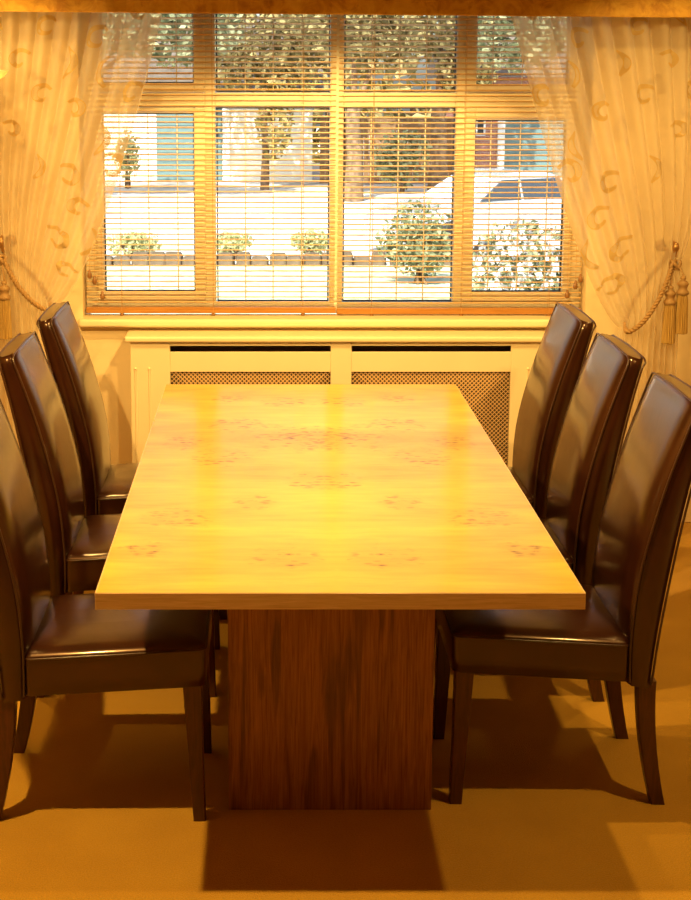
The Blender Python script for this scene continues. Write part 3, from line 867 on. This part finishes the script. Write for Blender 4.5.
# blobs are relative to the tree base on the ground (GZ)
tree(-5.15, 33.2, [(0, 0, 5.2, 2.6, 1.8, 1.8), (-1.2, 0, 4.2, 1.5, 1.2, 1.0), (1.5, 0, 4.4, 1.6, 1.2, 1.0), (3.0, 0, 4.2, 1.5, 1.2, 1.1)], 4200, 0.15, 'leaf_green', 'green tree outside behind the left sheer curtain', 21)
tree(-0.25, 37.0, [(0, 0, 4.7, 2.4, 1.7, 1.7), (-0.9, 0, 3.3, 1.0, 0.8, 0.75), (0.5, -0.2, 3.0, 0.9, 0.7, 0.9), (0.25, -0.2, 1.7, 0.5, 0.4, 1.0), (1.3, 0, 3.6, 1.0, 0.8, 0.8)], 4600, 0.12, 'leaf_olive', 'olive leaved tree outside, seen through the second window column', 22, 0.10)
tree(1.87, 33.4, [(0, 0, 4.9, 1.9, 1.4, 1.6), (0.7, 0, 3.6, 0.9, 0.8, 0.6)], 3000, 0.13, 'leaf_olive', 'tree outside just right of the window centre post', 23, 0.20)
tree(4.32, 37.0, [(0, 0, 5.0, 2.1, 1.5, 1.7), (0.7, -0.2, 3.1, 0.8, 0.7, 0.7), (0.6, -0.2, 2.5, 0.6, 0.5, 0.5)], 3400, 0.13, 'leaf_olive', 'olive leaved tree outside, seen through the third window column', 24, 0.22)
tree(6.95, 33.2, [(0, 0, 5.2, 2.3, 1.6, 1.7), (-1.4, 0, 3.9, 1.2, 1.0, 0.9), (1.2, 0, 3.9, 1.2, 1.0, 0.8)], 3400, 0.14, 'leaf_green', 'green tree outside behind the right sheer curtain', 25)
bush(1.95, 19.4, 0.62, 1.15, 1500, 0.055, 'leaf_green', 'round dark green bush outside in the third window column', 31)
bush(2.75, 15.6, 0.72, 1.25, 1700, 0.05, 'leaf_green', 'white flowering bush outside behind the right casement', 32, 800)
bush(2.05, 13.2, 0.40, 0.62, 600, 0.045, 'leaf_green', 'small pale flowering bush low outside by the window', 33, 150)
bush(3.9, 16.5, 0.8, 1.5, 1200, 0.055, 'leaf_green', 'tall white flowering bush outside beside the right curtain', 34, 450)
bush(-2.35, 22.2, 0.55, 0.42, 700, 0.05, 'leaf_lime', 'low shrub outside at the lawn edge in the first window column', 35)
bush(-0.75, 22.3, 0.40, 0.40, 600, 0.05, 'leaf_lime', 'low shrub outside at the lawn edge in the second window column', 36)
bush(0.55, 22.4, 0.42, 0.45, 600, 0.05, 'leaf_lime', 'low shrub outside left of the window centre post', 37)
bush(-3.9, 37.5, 0.45, 1.5, 420, 0.08, 'leaf_lime', 'pale green shrub outside beside the teal garage door', 38)
bush(3.3, 36.0, 0.9, 1.6, 900, 0.09, 'leaf_green', 'leafy shrub outside in front of the brown fence', 39)

hs = thing('house', 'cream rendered house outside with a teal garage door', 'building', (-2.4, 40.0, GZ))
MB().box(-6, 3.5, 0, 7, 0, 2.6).build('wall', M['render'], hs)
g = MB().box(-0.92, 0.94, -0.06, -0.001, 0.02, 2.1).build('garage_door', M['teal'], hs)
for q in range(8):
    MB().box(-0.90, 0.92, -0.075, -0.061, 0.06+q*0.255, 0.27+q*0.255).build('door_panel', M['teal'], g)
for px in (-1.12, 0.95):
    MB().box(px, px+0.2, -0.09, -0.001, 0.0, 2.35).build('door_post', M['white_out'], hs)
MB().box(-1.12, 1.15, -0.10, -0.001, 2.35, 2.55).build('door_lintel', M['white_out'], hs)
rf = MB(); rf.add([(-6.3, -0.5, 2.55), (3.8, -0.5, 2.55), (3.8, 7.5, 2.55), (-6.3, 7.5, 2.55), (-6.3, 3.5, 4.8), (3.8, 3.5, 4.8)], [(0, 1, 5, 4), (2, 3, 4, 5), (0, 4, 3), (1, 2, 5), (3, 2, 1, 0)])
rf.build('roof', M['roof'], hs)
h2 = thing('house', 'red brick house outside with a teal door, behind the right casement', 'building', (7.0, 40.0, GZ))
MB().box(-1.6, 6, 0, 7, 0, 3.0).build('wall', M['brick'], h2)
g = MB().box(-0.45, 1.5, -0.06, -0.001, 0.02, 2.1).build('garage_door', M['teal'], h2)
for q in range(8):
    MB().box(-0.43, 1.48, -0.075, -0.061, 0.06+q*0.255, 0.27+q*0.255).build('door_panel', M['teal'], g)
MB().box(-0.65, -0.45, -0.09, -0.001, 0, 2.3).build('door_post', M['white_out'], h2)
MB().box(1.5, 1.7, -0.09, -0.001, 0, 2.3).build('door_post', M['white_out'], h2)
wn = MB().box(-1.5, -1.0, -0.06, -0.001, 1.3, 2.2).build('window', M['white_out'], h2)
MB().box(-1.44, -1.27, -0.07, -0.061, 1.36, 2.14).build('pane', M['dark_glass'], wn)
MB().box(-1.23, -1.06, -0.07, -0.061, 1.36, 2.14).build('pane', M['dark_glass'], wn)
rf = MB(); rf.add([(-1.9, -0.5, 2.95), (6.3, -0.5, 2.95), (6.3, 7.5, 2.95), (-1.9, 7.5, 2.95), (-1.9, 3.5, 5.0), (6.3, 3.5, 5.0)], [(0, 1, 5, 4), (2, 3, 4, 5), (0, 4, 3), (1, 2, 5), (3, 2, 1, 0)])
rf.build('roof', M['roof'], h2)
fn = thing('fence', 'brown board fence outside between the two houses', 'fence', (3.2, 39.0, GZ))
bm_ = MB().box(-0.072, 0.072, -0.012, 0.012, 0.02, 1.85).mesh('fence_board'); bm_.materials.append(M['fence'])
for i in range(25): inst('fence_board', bm_, fn, (-1.85 + i*0.152, 0, 0))
for z in (0.4, 1.5): MB().box(-1.93, 1.93, 0.0125, 0.06, z, z+0.09).build('fence_rail', M['fence'], fn)
hd = thing('hedge', 'tall clipped hedge outside far behind the houses', 'hedge', (2, 50, GZ))
leaves([(x, 0, 2.2, 2.2, 1.2, 2.4) for x in range(-24, 26, 3)], 5000, 0.32, 41).build('foliage', M['leaf_olive'], hd)['kind'] = 'stuff'
tk = MB()
for x in range(-24, 26, 3): tk.tube([(x, 0, -0.02), (x, 0, 2.0)], 0.15, 6)
tk.build('stem', M['bark'], hd)

# parked car (nose to the left), seen above the bushes
car = thing('car', 'silver car parked on the driveway outside beyond the bushes', 'car', (3.55, 23.6, GZ-0.01), R(28))
def carring(x, w0, z0, w1, z1, w2, z2):
    return [(x, -w0, z0), (x, w0, z0), (x, w1, z1), (x, w2, z2), (x, -w2, z2), (x, -w1, z1)]
b = MB(); rg = []
for x, zt, w0 in ((-2.05, 0.62, 0.66), (-1.9, 0.72, 0.76), (-1.2, 0.84, 0.82), (-0.85, 0.88, 0.83), (0.9, 0.90, 0.83), (1.6, 0.88, 0.80), (1.95, 0.80, 0.72), (2.05, 0.6, 0.66)):
    rg.append(carring(x, w0*0.95, 0.24, w0, 0.52, w0*0.92, zt))
b.loft(rg, False); b.build('car_body', M['carpaint'], car, bevel=0.04, segs=3)
b = MB(); rg = []
for x, zt, w0 in ((-0.95, 0.87, 0.70), (-0.28, 1.27, 0.60), (0.15, 1.34, 0.58), (0.75, 1.32, 0.58), (1.15, 1.22, 0.60), (1.65, 0.88, 0.68)):
    rg.append([(x, -0.74, 0.86), (x, 0.74, 0.86), (x, w0, zt), (x, -w0, zt)])
b.loft(rg, False); b.build('cabin', M['carpaint'], car, bevel=0.03, segs=2)
b = MB()
for x0, x1, x2, x3 in ((-0.70, 0.12, 0.12, -0.20), (0.18, 1.25, 0.98, 0.18)):
    v = [(x0, -0.748, 0.90), (x1, -0.748, 0.90), (x2, -0.650, 1.22), (x3, -0.650, 1.22)]
    b.add(v + [(x, y+0.03, z) for x, y, z in v], [(0, 1, 2, 3), (7, 6, 5, 4), (0, 4, 5, 1), (1, 5, 6, 2), (2, 6, 7, 3), (3, 7, 4, 0)])
b.build('side_window', M['dark_glass'], car)
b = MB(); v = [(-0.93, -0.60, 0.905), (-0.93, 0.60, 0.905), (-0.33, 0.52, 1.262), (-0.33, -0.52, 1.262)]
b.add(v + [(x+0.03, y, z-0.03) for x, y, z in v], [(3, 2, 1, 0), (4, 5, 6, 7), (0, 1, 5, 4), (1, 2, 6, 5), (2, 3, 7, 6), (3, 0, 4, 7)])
b.build('windscreen', M['glare_glass'], car)
for wx in (-1.3, 1.25):
    for wy in (-0.72, 0.72):
        wl = MB().lathe([(0.18, -0.09), (0.29, -0.09), (0.31, -0.06), (0.31, 0.06), (0.29, 0.09), (0.18, 0.09)], n=20).build('wheel', M['tyre'], car)
        wl.rotation_euler = (R(90), 0, 0); wl.location = (wx, wy, 0.31)
